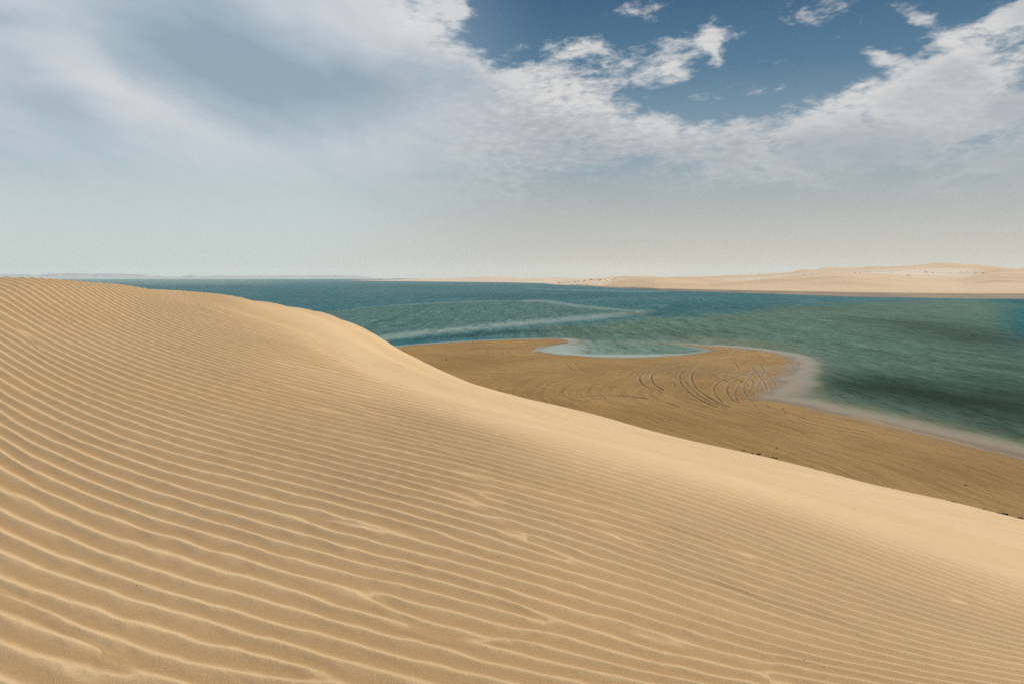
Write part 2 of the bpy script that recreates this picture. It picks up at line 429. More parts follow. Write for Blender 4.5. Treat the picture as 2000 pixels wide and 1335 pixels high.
# ------------------------------------------------------------------ ripple phase, fitted to measured spacing and direction
meas = [ # px, py, slope, vertical spacing
 (0,1320,.33,60),(50,1200,.35,50),(50,1050,.42,36),(50,930,.48,27),(0,850,.52,22),(50,750,.55,17),(0,680,.56,14),(0,610,.58,11),
 (250,1300,.32,52),(250,1150,.34,42),(250,1000,.36,31),(250,900,.38,22),(300,800,.40,15),(300,740,.42,12),(250,650,.52,9),(250,600,.54,7),
 (500,1300,.28,45),(500,1150,.30,37),(500,1000,.30,30),(500,900,.28,20),(500,850,.27,15),(500,780,.32,9),(500,710,.42,5.5),(500,650,.52,4.2),
 (60,552,.45,6.5),(200,568,.48,5.5),(350,585,.5,4.5),(-200,700,.6,16),(-200,1000,.5,34),(480,600,.52,3.6),
 (700,1300,.27,38),(700,1150,.27,30),(700,1000,.26,24),(750,900,.24,16),(750,840,.22,10.5),(750,790,.21,6.5),(640,680,.40,4.0),
 (1000,1300,.30,31),(1000,1150,.28,24),(1000,1000,.27,17),(1000,900,.22,10),(1000,850,.2,6.0),(1250,1250,.3,25),(1250,1100,.29,18),(1300,1000,.3,11.5),(1300,930,.28,7),
 (1500,1300,.27,20),(1500,1150,.27,14),(1500,1000,.26,8),(1700,1300,.25,15.5),(1700,1200,.24,11.5),(1700,1100,.22,7),(2000,1320,.2,11),(2000,1200,.18,6.5)]
PD = 6
def basis(px, py, D=None):
    D = D or PD
    p = (px-1000)/1000.; q = np.log(np.maximum(py, 500)-455)-5.8
    B = []; Bp = []; Bq = []
    for i in range(D+1):
        for j in range(D+1-i):
            if i+j == 0: continue
            B.append(p**i*q**j)
            Bp.append((i*p**(i-1) if i else 0*p)*q**j/1000.)
            Bq.append(p**i*(j*q**(j-1) if j else 0*q)/(np.maximum(py, 500)-455))
    return np.array(B), np.array(Bp), np.array(Bq)
mm = np.array(meas, float)
_, Bp, Bq = basis(mm[:, 0], mm[:, 1])
wt = mm[:, 3]
WS = 2.5
Am = np.concatenate([(Bp*wt*WS).T, (Bq*wt).T*1.0, 0.004*np.eye(Bp.shape[0])])
bm = np.concatenate([-mm[:, 2]/mm[:, 3]*wt*WS, 1/mm[:, 3]*wt, np.zeros(Bp.shape[0])])
PC = np.linalg.lstsq(Am, bm, rcond=None)[0]
rng = np.random.default_rng(5)
def base_noise(n, su, sv, seed):
    r = np.random.default_rng(seed)
    N = r.normal(size=(n, n))+1j*r.normal(size=(n, n))
    f = np.fft.fftfreq(n)*n
    G = np.exp(-.5*((f[:, None]/(su))**2+(f[None]/(sv))**2))
    a = np.fft.ifft2(np.fft.fft2(N)*G); return (a/np.sqrt((abs(a)**2).mean())).astype(np.complex64)
NB = 512
BN = base_noise(NB, NB*.075, NB*.095, 11)       # baseband field: its zeros become ripple junctions
BN2 = base_noise(NB, NB*.16, NB*.20, 23)
def csamp(A, u, v):
    n = A.shape[0]; u = np.mod(u, n); v = np.mod(v, n)
    iu = np.floor(u).astype(np.int32); iv = np.floor(v).astype(np.int32); fu = (u-iu).astype(np.float32); fv = (v-iv).astype(np.float32)
    fu = fu*fu*(3-2*fu); fv = fv*fv*(3-2*fv)
    iu %= n; iv %= n; ju = (iu+1) % n; jv = (iv+1) % n
    return A[iu, iv]*(1-fu)*(1-fv)+A[ju, iv]*fu*(1-fv)+A[iu, jv]*(1-fu)*fv+A[ju, jv]*fu*fv

# rows and columns: a fan whose spacing follows the ripples, reaching well outside the frame
apx_y = -3.0
rows = [.4]
while rows[-1] < 3.0+2.6: rows.append(rows[-1]*1.03)
while rows[-1] < 3.0+175:
    Y = rows[-1]-3.0
    if Y < 60: st = max(.011, .0021*Y)
    else: st = .0045*Y
    rows.append(rows[-1]+st)
rr = np.array(rows)
s_in = .72
NC = 1500
cols = np.concatenate([-np.geomspace(6, s_in*1.01, 45), np.linspace(-s_in, s_in, NC), np.geomspace(s_in*1.01, 6, 45)])
# the apex sits 3 m behind the lens, so in-frame columns are packed towards the middle at close range
SX, RR = np.meshgrid(cols, rr)
# squeeze: near rows need wider columns than far ones (frame edge |X| = .643 Y)
Yv = RR+apx_y
fac = np.where(np.abs(SX) <= s_in, 1.0, 1.0)
X = SX*RR*np.clip((Yv+.4)/RR, .12, 1.0)
Y = Yv
Z0 = dune_z(X, Y)
px = 1000+F*X/np.maximum(Y, .5); py = HOR+F*(H-Z0)/np.maximum(Y, .5)
pxc = np.clip(px, -500, 2500); pyc = np.clip(py, 520, 1900)
phi = np.zeros(X.shape, np.float32)
p_ = ((pxc-1000)/1000.).astype(np.float32); q_ = (np.log(pyc-455)-5.8).astype(np.float32)
ci = 0
for i in range(PD+1):
    for j in range(PD+1-i):
        if i+j == 0: continue
        phi += np.float32(PC[ci])*(p_**i)*(q_**j); ci += 1
# world wavelength from the phase gradient
def grad(A):
    dr_x = np.gradient(X, axis=0); dr_y = np.gradient(Y, axis=0); dc_x = np.gradient(X, axis=1); dc_y = np.gradient(Y, axis=1)
    ar = np.gradient(A, axis=0); ac = np.gradient(A, axis=1)
    det = dr_x*dc_y-dr_y*dc_x; det = np.where(abs(det) < 1e-9, 1e-9, det)
    return (ar*dc_y-ac*dr_y)/det, (-ar*dc_x+ac*dr_x)/det
gx, gy = grad(phi)
gm = np.sqrt(gx*gx+gy*gy)+1e-6
lam = np.clip(1/gm, .05, .30)
# along-crest coordinate
uu = (X*2.1-Y*.9)/(.16+.022*np.maximum(Y, 0))
uu = (pxc+.35*pyc)/75.
uw = uu*.85; vw = phi*.95
BA = csamp(BN, uw*1.55, vw*1.5)
BB = csamp(BN2, uw*3.0+50, vw*2.4+90)
# regular far up the left flank, broken and forking in the lower middle
reg = .90-.66*np.exp(-(((pxc-1050)/620.)**2+((pyc-1250)/330.)**2))-.3*np.exp(-(((pxc-100)/300.)**2+((pyc-1000)/200.)**2))
ang = np.angle(reg+.85*BA+.08*BB)
amp_loc = np.clip(np.abs(reg+.85*BA+.08*BB)/.30, .25, 1.0)
th = phi+ang/(2*np.pi)+.07*vnoise((pxc+.8*pyc)/70., phi*.9, 5)+.03*vnoise((pxc-.6*pyc)/27., phi*1.3, 6)
# decreasing phase goes away from the camera; t = 0 at crest, moving towards the viewer down the long face
t = np.mod(th, 1.0)
w = .56
hgt = np.where(t < w, .5+.5*np.cos(np.pi*(t/w)**.64), .5+.5*np.cos(np.pi*(1-(t-w)/(1-w))**.80))
hgt = hgt**1.15
# smooth zone near the slip side: where ripples die out
fx = np.array([-500, 350, 560, 640, 720, 800, 900, 1000, 1200, 1500, 1700, 2000, 2500]); fy = np.array([300, 480, 600, 640, 700, 738, 780, 822, 885, 965, 1035, 1125, 1260])
fade_py = np.interp(pxc, fx, fy)+fbm(X*.25, Y*.12, 5)*10*(Y/20.)**0
fade = sstep(pyc-fade_py, -8, 70)
fade *= sstep(Y, -2.5, 1.0)*sstep(120-Y, 0, 40)
cell = np.maximum(np.gradient(Y, axis=0), 0)
fade *= sstep(lam/np.maximum(cell, 1e-4), 1.6, 4.0)
amp = .098*lam*np.clip(.9+.10*fbm(X*.5, Y*.3, 9), .6, 1.1)
rip = amp*fade*amp_loc*(hgt-.45)
# secondary fine wind streaks
fine = fbm((X*.9+Y*.5)*1.2, (Y*.9-X*.5)*9., 31)*.0022*np.clip(Y/6, .5, 4)
und = fbm(X*.22, Y*.16, 41, 3)*.035*np.clip((Y-1)/10, .1, 2.2)*sstep(90-Y, 0, 60)
strk = fbm((X*.86-Y*.5)*.35, (Y*.86+X*.5)*.05, 77, 4)*.015*(1-fade)*sstep(Y, 5, 20)
Z = Z0+rip+fine+und*.22
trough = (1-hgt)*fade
# dune foot: small broken scarp where the sand meets the flat
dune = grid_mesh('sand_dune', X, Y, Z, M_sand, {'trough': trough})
tag(dune, 'large rippled pale sand dune sloping down to the brown tidal flat', 'dune', kind='structure')
chk = []
for c_px in range(0, 2001, 125):
    cidx = np.argmin(abs(px-c_px)+1e3*(abs(SX) > s_in), axis=1)
    r_ = np.arange(len(rr)); ok = (Y[r_, 0] > 3)
    pyy = (HOR+F*(H-Z[r_, cidx])/np.maximum(Y[r_, cidx], .5))[ok]; zz = Z[r_, cidx][ok]; ys = Y[r_, cidx][ok]
    vis = zz > ZB-.05
    i0 = np.argmin(np.where(vis, pyy, 9e9)); chk.append((c_px, round(float(pyy[i0]), 1), round(float(ys[i0]), 1)))
pass
del gx, gy, gm, BA, BB, ang

# ------------------------------------------------------------------ shoreline
outer = [(775,677.5),(820,673),(860,670),(900,667.5),(950,665),(1000,663),(1050,661.5),(1080,661.3),(1098,662.5),(1107,664.5),(1104,666),(1108,667.8),(1100,670.5),(1085,673.5),(1065,677.5),(1052,681),(1046,684.5),(1050,687),(1065,689.8),(1100,693),(1150,696),(1200,697.6),(1250,697.5),(1300,695.7),(1340,692.5),(1370,689),(1385,686.5),(1388,684.8),(1380,682),(1365,679.3),(1345,676),(1330,673),(1318,671.2),(1326,671),
 (1350,672.5),(1375,674.5),(1400,676.3),(1442,679),(1462,681),(1485,684.5),(1505,688),(1525,690.5),(1531,692.5),(1520,694),(1540,695),(1550,698.5),(1544,701),(1557,705),(1560,709),(1551,711),(1545,714),(1553,718),(1552,721.5),(1538,729),(1520,735),(1509,739.5),(1520,741),(1531,743),(1524,748),(1515,754),(1505,762),(1490,771),(1482,776),(1495,778.5),(1520,782),(1550,787),(1587,796),(1625,806),(1660,812.5),(1700,821.5),(1745,831.5),(1790,843),(1835,853),(1880,864),(1940,878.5),(2000,892),(2100,922),(2250,968),(2500,1040)]
shore = [gp(a, b) for a, b in outer]
shore = [(-60, 150), (-38, 162)] + shore
lo = shore[-1]
shore_poly = chaikin(shore, 1) + [(lo[0]+8, lo[1]-30), (60, -60), (-90, -60), (-90, 120)]
shore_line = np.array(chaikin(shore, 1)+[(lo[0]+8, lo[1]-30)])
def signed_shore(X, Y):
    d = seg_dist(X, Y, shore_line); ins = inside(X, Y, shore_poly)
    return np.where(ins, d, -d)
# ------------------------------------------------------------------ tidal flat with vehicle tracks
def c5(L): return [(1200+a/4., 640+b/4.) for a, b in L]
def c4(L): return [(750+a/3.3333, 630+b/3.3333) for a, b in L]
tracks = [ # (polyline in photo pixels, depth m, half width m)
 (c5([(560,265),(500,290),(400,300),(330,315),(250,340),(205,375),(190,400),(205,435),(240,465),(300,500)]), .10, .22),
 (c5([(560,265),(530,258),(480,252),(420,250)]), .06, .18),
 (c5([(645,270),(580,290),(480,305),(380,325),(310,355),(285,385),(290,420),(320,455),(380,490)]), .11, .24),
 (c5([(645,270),(610,260),(560,255),(520,250)]), .08, .2),
 (c5([(190,335),(230,315),(330,300),(430,290),(520,275)]), .07, .2),
 (c5([(1030,170),(980,185),(930,215),(880,235),(760,255),(640,285),(560,320),(520,350),(505,385),(515,425),(540,475),(600,520),(690,580),(800,620)]), .08, .22),
 (c5([(970,160),(930,200),(900,230),(780,260),(680,295),(620,335),(600,370),(605,420),(640,480),(700,520),(790,580),(900,620)]), .11, .24),
 (c5([(1430,270),(1370,283),(1300,298),(1200,320),(1050,332),(900,345),(700,350),(400,345),(200,340),(0,350)]), .13, .22),
 (c5([(1410,300),(1330,320),(1240,335),(1100,350),(900,358),(650,362),(400,358)]), .12, .22),
 (c5([(1350,255),(1370,272),(1385,285)]), .22, .3),
 (c5([(1085,330),(1055,380),(1022,420),(1005,460),(1010,500),(1045,538)]), .11, .2),
 (c5([(1170,325),(1150,380),(1125,430),(1110,470),(1115,515)]), .11, .2),
 (c5([(1140,280),(1165,330),(1200,360),(1230,400),(1258,440)]), .10, .18),
 (c5([(1070,290),(1090,330),(1130,370),(1165,410),(1190,470)]), .10, .22),
 (c5([(1080,340),(950,375),(860,395),(800,430),(775,465),(775,500),(795,530),(840,580)]), .10, .23),
 (c5([(1150,345),(1050,370),(960,400),(900,430),(875,465),(880,510),(920,560),(970,585)]), .10, .23),
 (c5([(720,345),(820,390),(920,440),(1000,475),(1110,515),(1200,550)]), .09, .2),
 (c5([(870,360),(960,395),(1040,440),(1120,480),(1200,520)]), .09, .2),
 (c5([(520,390),(560,430),(620,500),(720,570),(800,600),(860,620)]), .07, .18),
 (c5([(420,350),(480,400),(520,430)]), .06, .18),
 (c5([(900,240),(940,260),(960,300),(985,350)]), .06, .2),
 (c5([(970,440),(945,480),(940,530),(970,580)]), .08, .2),
 (c5([(1060,390),(1090,420),(1060,470),(1040,500)]), .09, .2),
 (c5([(1140,180),(1130,195)]), .3, .35), (c5([(975,152),(962,172)]), .2, .3), (c5([(1035,165),(1028,178)]), .2, .3),
 (c5([(1190,590),(1205,640)]), .07, .13), (c5([(1315,620),(1330,672)]), .08, .14), (c5([(1060,550),(1080,590),(1110,615)]), .08, .2),
 (c5([(1230,610),(1400,680),(1600,745),(2000,820)]), .05, .2), (c5([(1180,650),(1400,715),(1700,790),(2000,850)]), .04, .25),
 (c5([(0,545),(200,550),(380,580),(500,620)]), .05, .2), (c5([(160,440),(300,480),(460,540),(620,600),(780,640)]), .05, .2),
 (c5([(0,300),(120,330),(200,370)]), .05, .18), (c5([(1130,210),(1125,240),(1180,260)]), .05, .2),
 (c5([(700,290),(800,300),(900,295),(1000,300)]), .04, .2), (c5([(400,400),(480,440),(460,470)]), .06, .2),
 (c4([(240,265),(300,255),(400,243),(550,234),(750,230),(900,236),(1000,242)]), .09, .25),
 (c4([(215,235),(260,212),(330,208),(420,205)]), .08, .25), (c4([(270,250),(400,236),(520,228)]), .06, .2),
 (c4([(520,140),(560,170),(600,195),(640,215),(700,222)]), .06, .16), (c4([(700,130),(708,165),(703,200),(715,232)]), .06, .16),
 (c4([(640,150),(660,185),(690,215)]), .06, .16), (c4([(750,140),(775,165),(815,190),(838,220)]), .06, .16), (c4([(785,135),(760,170),(775,205)]), .06, .16),
 (c4([(650,240),(720,262),(800,285)]), .05, .2), (c4([(600,260),(680,285),(790,320)]), .05, .2),
 (c4([(1180,265),(1215,305),(1255,345)]), .07, .17), (c4([(1240,270),(1285,310),(1345,352)]), .07, .17),
 (c4([(870,345),(960,330),(1050,325),(1180,322)]), .07, .3), (c4([(1040,140),(1000,165),(975,185),(945,192)]), .12, .35), (c4([(1070,150),(1020,168),(1000,180)]), .08, .3),
 (c4([(1170,520),(1280,490),(1400,480),(1550,478),(1700,500),(1850,530),(1920,555)]), .07, .25), (c4([(1270,540),(1330,508),(1450,492),(1560,490)]), .06, .25),
 (c4([(1640,310),(1730,285),(1850,272),(1980,262)]), .06, .2), (c4([(1560,270),(1640,272),(1700,268)]), .04, .2),
 (c4([(800,240),(1000,246),(1300,250),(1600,240),(1850,232)]), .06, .25),
]
rnd = random.Random(3)
for i in range(46):      # faint older tracks criss-crossing the flat
    x0 = rnd.uniform(880, 1500); y0 = rnd.uniform(705, 830)
    if y0 > 713+(x0-830)*.25: continue
    k_ = rnd.uniform(-.05, .35); c_ = rnd.uniform(-.0006, .0012); L_ = rnd.uniform(40, 150)
    tracks.append(([(x0+L_*q, y0+L_*q*k_+c_*(L_*q)**2) for q in (0, .25, .5, .75, 1)], rnd.uniform(.02, .045), .16))
Yb = []
yv = 30.
while yv < 215: Yb.append(yv); yv += max(.06, .00145*yv if yv < 110 else .0018*yv)
Yb = np.array(Yb)
cb = np.concatenate([np.linspace(-.40, -.20, 30)[:-1], np.linspace(-.20, .70, 1400), np.linspace(.70, 1.4, 60)[1:]])
SB, YB = np.meshgrid(cb, Yb); XB = SB*YB
XBf = XB.astype(np.float32); YBf = YB.astype(np.float32)
# ragged shoreline
jit = fbm(XBf*.8, YBf*.8, 3, 3)*.22
sd = signed_shore(XBf, YBf).astype(np.float32)
tipz = np.exp(-(((XBf-gp(1500,720)[0])/14.)**2+((YBf-gp(1500,720)[1])/16.)**2))
sdj = sd+jit*np.clip(1+tipz*2.5, 0, 4)*.6
ZBm = np.where(sdj > 0, .40*(1-np.exp(-sdj/(9.+16*tipz))), .035*sdj)
ZBm = np.maximum(ZBm, -.9)
ZBm += fbm(XBf*.18, YBf*.12, 8)*.03+fbm(XBf*1.1, YBf*.7, 12)*.010
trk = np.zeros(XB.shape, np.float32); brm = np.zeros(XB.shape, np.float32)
for L, dpt, hw in tracks:
    P = chaikin([gp(a, b, .15) for a, b in L], 2)
    A_ = np.array(P); pad = 2.0
    r0 = np.searchsorted(Yb, A_[:, 1].min()-pad); r1 = np.searchsorted(Yb, A_[:, 1].max()+pad)
    sl = slice(max(r0, 0), r1)
    cmin = np.searchsorted(cb, ((A_[:, 0]-pad)/A_[:, 1]).min()-.01); cmax = np.searchsorted(cb, ((A_[:, 0]+pad)/A_[:, 1]).max()+.01)
    sc_ = slice(max(cmin, 0), cmax)
    xs = XBf[sl, sc_]; ys = YBf[sl, sc_]
    if xs.size == 0: continue
    P2 = A_*np.array([1., .42]); d = seg_dist(xs, ys*np.float32(.42), P2)+fbm(xs*1.5, ys*1.5, 4, 2)*.03
    # broken up: tracks fade in and out along their length
    br = np.clip(.85+.55*vnoise(xs*.35, ys*.35, 9), .25, 1.2)
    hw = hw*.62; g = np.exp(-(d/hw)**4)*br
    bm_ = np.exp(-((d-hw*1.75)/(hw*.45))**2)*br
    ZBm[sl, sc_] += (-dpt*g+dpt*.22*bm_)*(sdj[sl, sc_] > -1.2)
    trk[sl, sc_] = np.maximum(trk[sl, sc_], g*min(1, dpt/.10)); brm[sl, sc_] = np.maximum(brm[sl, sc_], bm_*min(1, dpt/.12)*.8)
along = (XBf*.35-YBf*.94)
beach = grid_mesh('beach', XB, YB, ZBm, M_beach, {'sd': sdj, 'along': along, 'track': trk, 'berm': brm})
tag(beach, 'flat brown damp sand spit with curving tyre tracks beside the lagoon', 'beach', kind='structure')

# ------------------------------------------------------------------ sea
pyw = np.concatenate([[HOR+F*H/5600., HOR+F*H/4600., HOR+F*H/3800], np.arange(546.8, 700, .6), np.arange(700, 900, 1.2), np.arange(900, 1300, 8)])
Yw = H*F/(pyw-HOR)
cw = np.concatenate([-np.linspace(1.1, .68, 20)[:-1], np.linspace(-.68, .68, 1100), np.linspace(.68, 1.1, 20)[1:]])
SW, YW = np.meshgrid(cw, Yw); XW = SW*YW
pxw = 1000+SW*F; pyw2 = HOR+F*H/YW
sdw = -signed_shore(XW.astype(np.float32), YW.astype(np.float32))
sdw = np.maximum(sdw, -.0)
nz = fbm(XW*.10, YW*.05, 21, 4); nz2 = fbm(XW*.45, YW*.2, 22, 3)
def pmask(cx, cy, rx, ry, rot=0., pw=2.):
    # soft patch given where it lies in the photograph, expressed on the water plane
    a = pxw-cx+nz*rx*.12; b = (pyw2-cy)+nz*ry*.22
    c, s_ = math.cos(rot), math.sin(rot)
    u = (a*c+b*s_)/rx; v = (b*c-a*s_)/ry
    return np.exp(-(u*u+v*v)**(pw/2))
# width of the shallow shelf (m): broad off the tip and the south-east shore, narrow by the lagoon
wide = 3.0+6.5*np.exp(-(((pxw-1560)/75.)**2+((pyw2-745)/60.)**2))+6.0*sstep(pxw, 1480, 1700)*sstep(pyw2, 740, 790)+5*pmask(1330, 672, 120, 9)+4*pmask(1120,668,45,9)
sq = np.maximum(sdw+nz2*.5, 0); shal = .62*np.exp(-(sq/(.62*wide))**2)+.38*np.exp(-sq/(wide*1.1))
lagoon = ((pxw > 1040) & (pxw < 1392) & (pyw2 > 664) & (pyw2 < 699))
shal = np.where(lagoon, .45*np.exp(-sdw/.9)+.7*pmask(1115,668,26,5.5), shal)
# submerged sand spit closing the lagoon
sp_l = [gp(*q) for q in [(1108,665),(1150,664.6),(1200,665.2),(1250,667.2),(1290,669.2),(1320,671.2)]]
spd = seg_dist(XW.astype(np.float32), YW.astype(np.float32), chaikin(sp_l, 2))
shal = np.maximum(shal, np.exp(-(spd/(1.3+abs(nz2)))**2)*(.35+.45*sstep(pxw, 1180, 1300)))
shal = np.maximum(shal, .42*pmask(1440, 668, 150, 8, .08))
shal = np.where((pxw < 1095) & (pyw2 < 690), .5*np.exp(-sdw/1.6), shal)
def ppoly_mask(L, soft_px):
    # ribbon between photo pixels, softened across
    P = np.array(L, float); d = seg_dist((pxw*.18).astype(np.float32), pyw2.astype(np.float32), P*np.array([.18, 1.]))
    return d
def ribbon(L, wd, edge=.6):
    d = ppoly_mask(L, 0)+nz2*wd*.35
    return 1-sstep(d, wd*edge*.35, wd*1.9)
bar = .85*ribbon([(745,660),(830,649),(900,642.5),(980,634.5),(1060,627.5),(1150,620),(1210,613.5),(1245,609.5)], 4.2)
bar = np.maximum(bar, .7*ribbon([(1255,608.5),(1200,604.5),(1150,599.5),(1110,595),(1080,590),(1060,587.5),(1030,587)], 2.1))
bar = np.maximum(bar, .4*ribbon([(1030,587),(950,588),(820,593),(700,601)], 1.0))
bar = np.maximum(bar, .45*ribbon([(1035,563),(1070,565),(1110,566),(1200,568.5),(1300,570)], .8))
bar = np.maximum(bar, .4*ribbon([(1115,587.5),(1150,586.5),(1175,584.5)], .8))
bar = np.maximum(bar, .25*ribbon([(1200,602),(1260,597.5),(1300,596)], 1.0))
bar *= np.clip(.72+.25*nz2, .4, .95)
lag_refl = np.where(lagoon, np.clip(1.05*sstep(pyw2+nz*1.2, 688.5, 695.5)+.9*sstep(1135-pxw+nz*25, -50, 45)+.25, 0, .9), 0)  # pale sky reflection on the calm lagoon edges, mixed in as colour
bar = np.maximum(bar, lag_refl)
inner = inside(pxw+nz*25, pyw2+nz*1.5, [(560,612),(700,601),(900,590),(1060,588),(1130,599),(1245,609),(1100,623),(900,642),(745,660),(600,660),(500,640)]).astype(float)
edge2 = np.interp(pxw+nz*40, [900,1250,1350,1450,1600,1680,1800,2100], [640,622,612,605,594,588,584,583])
grn = np.maximum(.55*inner, sstep(pyw2+nz*3, edge2-1.5, edge2+7)*sstep(pxw, 900, 1150))
grn = np.maximum(grn, .7*sstep(pyw2, 655, 668)*(pxw > 1080))
teal = np.clip(1.0*pmask(2010, 625, 60, 45)+.9*sstep(pxw, 1900, 1960)*np.exp(-((pyw2-588)/5.)**2)+.55*pmask(1300,574,300,4)+.5*pmask(1430, 590, 180, 10, -.03)+.35*pmask(850,560,260,6), 0, 1)
dkm = np.clip(.55*pmask(1890, 655, 150, 20, .12)+.66*pmask(2010, 805, 260, 90, .22)+.40*pmask(1660, 745, 120, 30, .1)+.45*pmask(1800, 770, 200, 28, .15)+.45*pmask(950, 653.5, 190, 4., -.07)+.35*pmask(1260,612,90,5)+.4*pmask(1010,584.5,60,1.3)+.28*pmask(1000,578,260,5)
              +.35*pmask(1720,627,120,5,.05)+.4*pmask(245,554.5,25,.8)+.18*pmask(1250,650,300,7)+.2*pmask(1500,600,250,7), 0, .92)
dkm *= (1-.95*sstep(shal, .2, .7))
calm = np.clip(np.exp(-sdw/4.)*1.0+.75*bar+.55*shal, 0, 1)
calm = np.where(lagoon, np.clip(np.exp(-sdw/3.)+.9*sstep(pyw2, 690, 696)+.6*sstep(1150-pxw, -10, 60), 0, 1), calm)
left_pale = sstep(560.-pyw2, 0, 8)*sstep(650-pxw, 0, 250)
bar = np.maximum(bar, .42*left_pale*(.7+.3*nz)); calm = np.maximum(calm, .4*left_pale)
sea = grid_mesh('sea', XW, YW, np.zeros_like(XW), M_water, {'shallow': np.clip(shal, 0, 1), 'bar': np.clip(bar, 0, 1), 'teal': teal, 'green': np.clip(grn, 0, 1), 'dark': dkm, 'calm': calm})
tag(sea, 'blue-green inland sea with pale shallows', 'sea', kind='structure')
# sea floor sheet under everything so that nothing is bottomless
bpy.ops.mesh.primitive_plane_add(size=2, location=(0, 2400, -6.5))
sf = C.object; sf.name = 'sea_floor'; sf.scale = (6200, 3600, 1); sf.data.materials.append(M_far)
tag(sf, 'sandy floor beneath the sea', 'sea floor', kind='structure')

# ------------------------------------------------------------------ far land
def pchip_rows(Yk, Zk, Yq):
    # per column smooth (cosine-eased cubic) interpolation, arrays Yk/Zk: (K, n)
    K_, n = Yk.shape; out = np.full((len(Yq), n), -5.0)
    d = (Zk[1:]-Zk[:-1])/(Yk[1:]-Yk[:-1])
    mk = np.zeros_like(Yk)
    mk[1:-1] = np.where(d[1:]*d[:-1] > 0, 2*d[1:]*d[:-1]/(d[1:]+d[:-1]+1e-12), 0)
    for i in range(K_-1):
        h = Yk[i+1]-Yk[i]; t = (Yq[:, None]-Yk[i])/h
        msk = (t >= 0) & (t <= 1)
        v = (2*t**3-3*t**2+1)*Zk[i]+(t**3-2*t**2+t)*h*mk[i]+(-2*t**3+3*t**2)*Zk[i+1]+(t**3-t**2)*h*mk[i+1]
        out = np.where(msk, v, out)
    return out
def I(x, L): a = np.array(L, float); return np.interp(x, a[:, 0], a[:, 1])
def zof(py, Y): return H-(py-HOR)/F*Y
# right: big pale dunes
pcol = np.linspace(1150, 2700, 1300)
sh = I(pcol, [(1150,559),(1208,562.4),(1300,567.3),(1475,572.9),(1650,579),(1790,581.5),(1895,583),(2000,584.3),(2300,590),(2700,598)])
fl = I(pcol, [(1150,558.5),(1208,562.0),(1222,562.3),(1300,564.3),(1475,567.7),(1650,571),(1825,572.9),(2000,573.8),(2300,576),(2700,580)])
fr_c = I(pcol, [(1150,556.5),(1162,557),(1182,553.7),(1200,549),(1220,545.8),(1237,543.8),(1260,542.6),(1300,543.0),(1330,546),(1360,550),(1387,553.5),(1420,550.5),(1475,546.5),(1545,541.5),(1597,538),(1632,535),(1685,536),(1737,539.5),(1790,546.5),(1835,550),(1868,552),(1880,551.5),(1900,546.5),(1923,539),(1951,533.6),(2000,532),(2300,531),(2700,530)])
mid_c = I(pcol, [(1150,551),(1300,546),(1363,545.5),(1440,545),(1527,541),(1600,537.5),(1700,533.5),(1800,532),(1850,532.4),(1900,532),(1951,530.5),(2000,530),(2300,529),(2700,529)])
sk_c = I(pcol, [(1150,543.7),(1187,541.6),(1225,540.6),(1270,541.5),(1300,543),(1363,542),(1400,540),(1440,537.7),(1480,536.6),(1527,534.3),(1545,533),(1556,529.5),(1566,527.3),(1597,526.5),(1606,524),(1615,523),(1636,521.8),(1660,522.3),(1685,521.8),(1700,520.4),(1720,520.6),(1740,521),(1772,519),(1790,517.4),(1807,516),(1820,513.6),(1835,512.5),(1848,512.2),(1860,512.8),(1877,514.6),(1900,515.4),(1930,517.5),(1965,522),(1990,525.5),(2000,524.5),(2040,523),(2300,515),(2700,510)])
far_f = sstep(1500-pcol, 0, 330)
Y0 = H*F/(sh-HOR); Y1 = (H-1.3)*F/(fl-HOR); Y1 = np.maximum(Y1, Y0+6)
Y2 = np.maximum(Y1*1.38, Y1+150); Y3 = Y2*1.30; Y4 = np.maximum(Y3*1.28, 1500-200*far_f); Y35 = Y3*.5+Y4*.5
fade_in = sstep(pcol, 1150, 1190)
Yk = np.stack([Y0-60, Y0, Y1, Y2, Y2*1.12, Y3, Y35, Y4, Y4*1.35, Y4*1.7])
Z1 = np.full_like(Y0, 1.3)*1.0
Z2 = np.maximum(zof(fr_c, Y2), .8); Z3 = zof(mid_c, Y3); Z4 = zof(sk_c, Y4)
pv = np.minimum(Z2-1.5, Z3-1.5); pv = np.maximum(pv, 1.0)
Zk = np.stack([0*Y0-2.4, 0*Y0, Z1, Z2, pv, Z3, zof(mid_c*.62+sk_c*.38+.8, Y35), Z4, Z4*.5, 0*Y0-3])
Yq = np.concatenate([np.arange(440, 900, 3.2), np.arange(900, 1700, 4.5), np.arange(1700, 3900, 14)])
Zr = pchip_rows(Yk, Zk, Yq)
PX, YQ = np.meshgrid(pcol, Yq); XR = (PX-1000)/F*YQ
land = sstep(YQ, Y1[None], Y1[None]*1.12)*sstep(Zr, 1.5, 5)
# dune relief: slanted crests, sharper on one side
def ridged(x, y, s): n_ = vnoise(x, y, s)*.7+vnoise(x*2.1, y*2.1, s+5)*.3; return 1-np.abs(n_)
rel = 1.35*(ridged((XR*.9+YQ*.45)/150., (YQ*.5-XR*.3)/260., 61)-.6)*5.5*sstep(Zr, 4, 14)+1.6*(ridged((XR*.8+YQ*.5)/52., (YQ-XR*.4)/150., 71)-.6)*1.8*sstep(Zr, 4, 12)
rel += fbm(XR/30., YQ/30., 44, 3)*.25
off = sstep(np.abs(PX-1150), 0, 60)
Zr2 = Zr+rel*land*off*np.clip(1-.75*np.exp(-((YQ-Y4[None])/90.)**2)-.6*np.exp(-((YQ-Y2[None])/60.)**2), 0, 1)
Zr2 = np.where(YQ < Y0[None]-60, -2.4, Zr2); Zr2 = np.where((YQ > Y4[None]*1.7), -3, Zr2)
Zr2 = np.maximum(Zr2, -4)
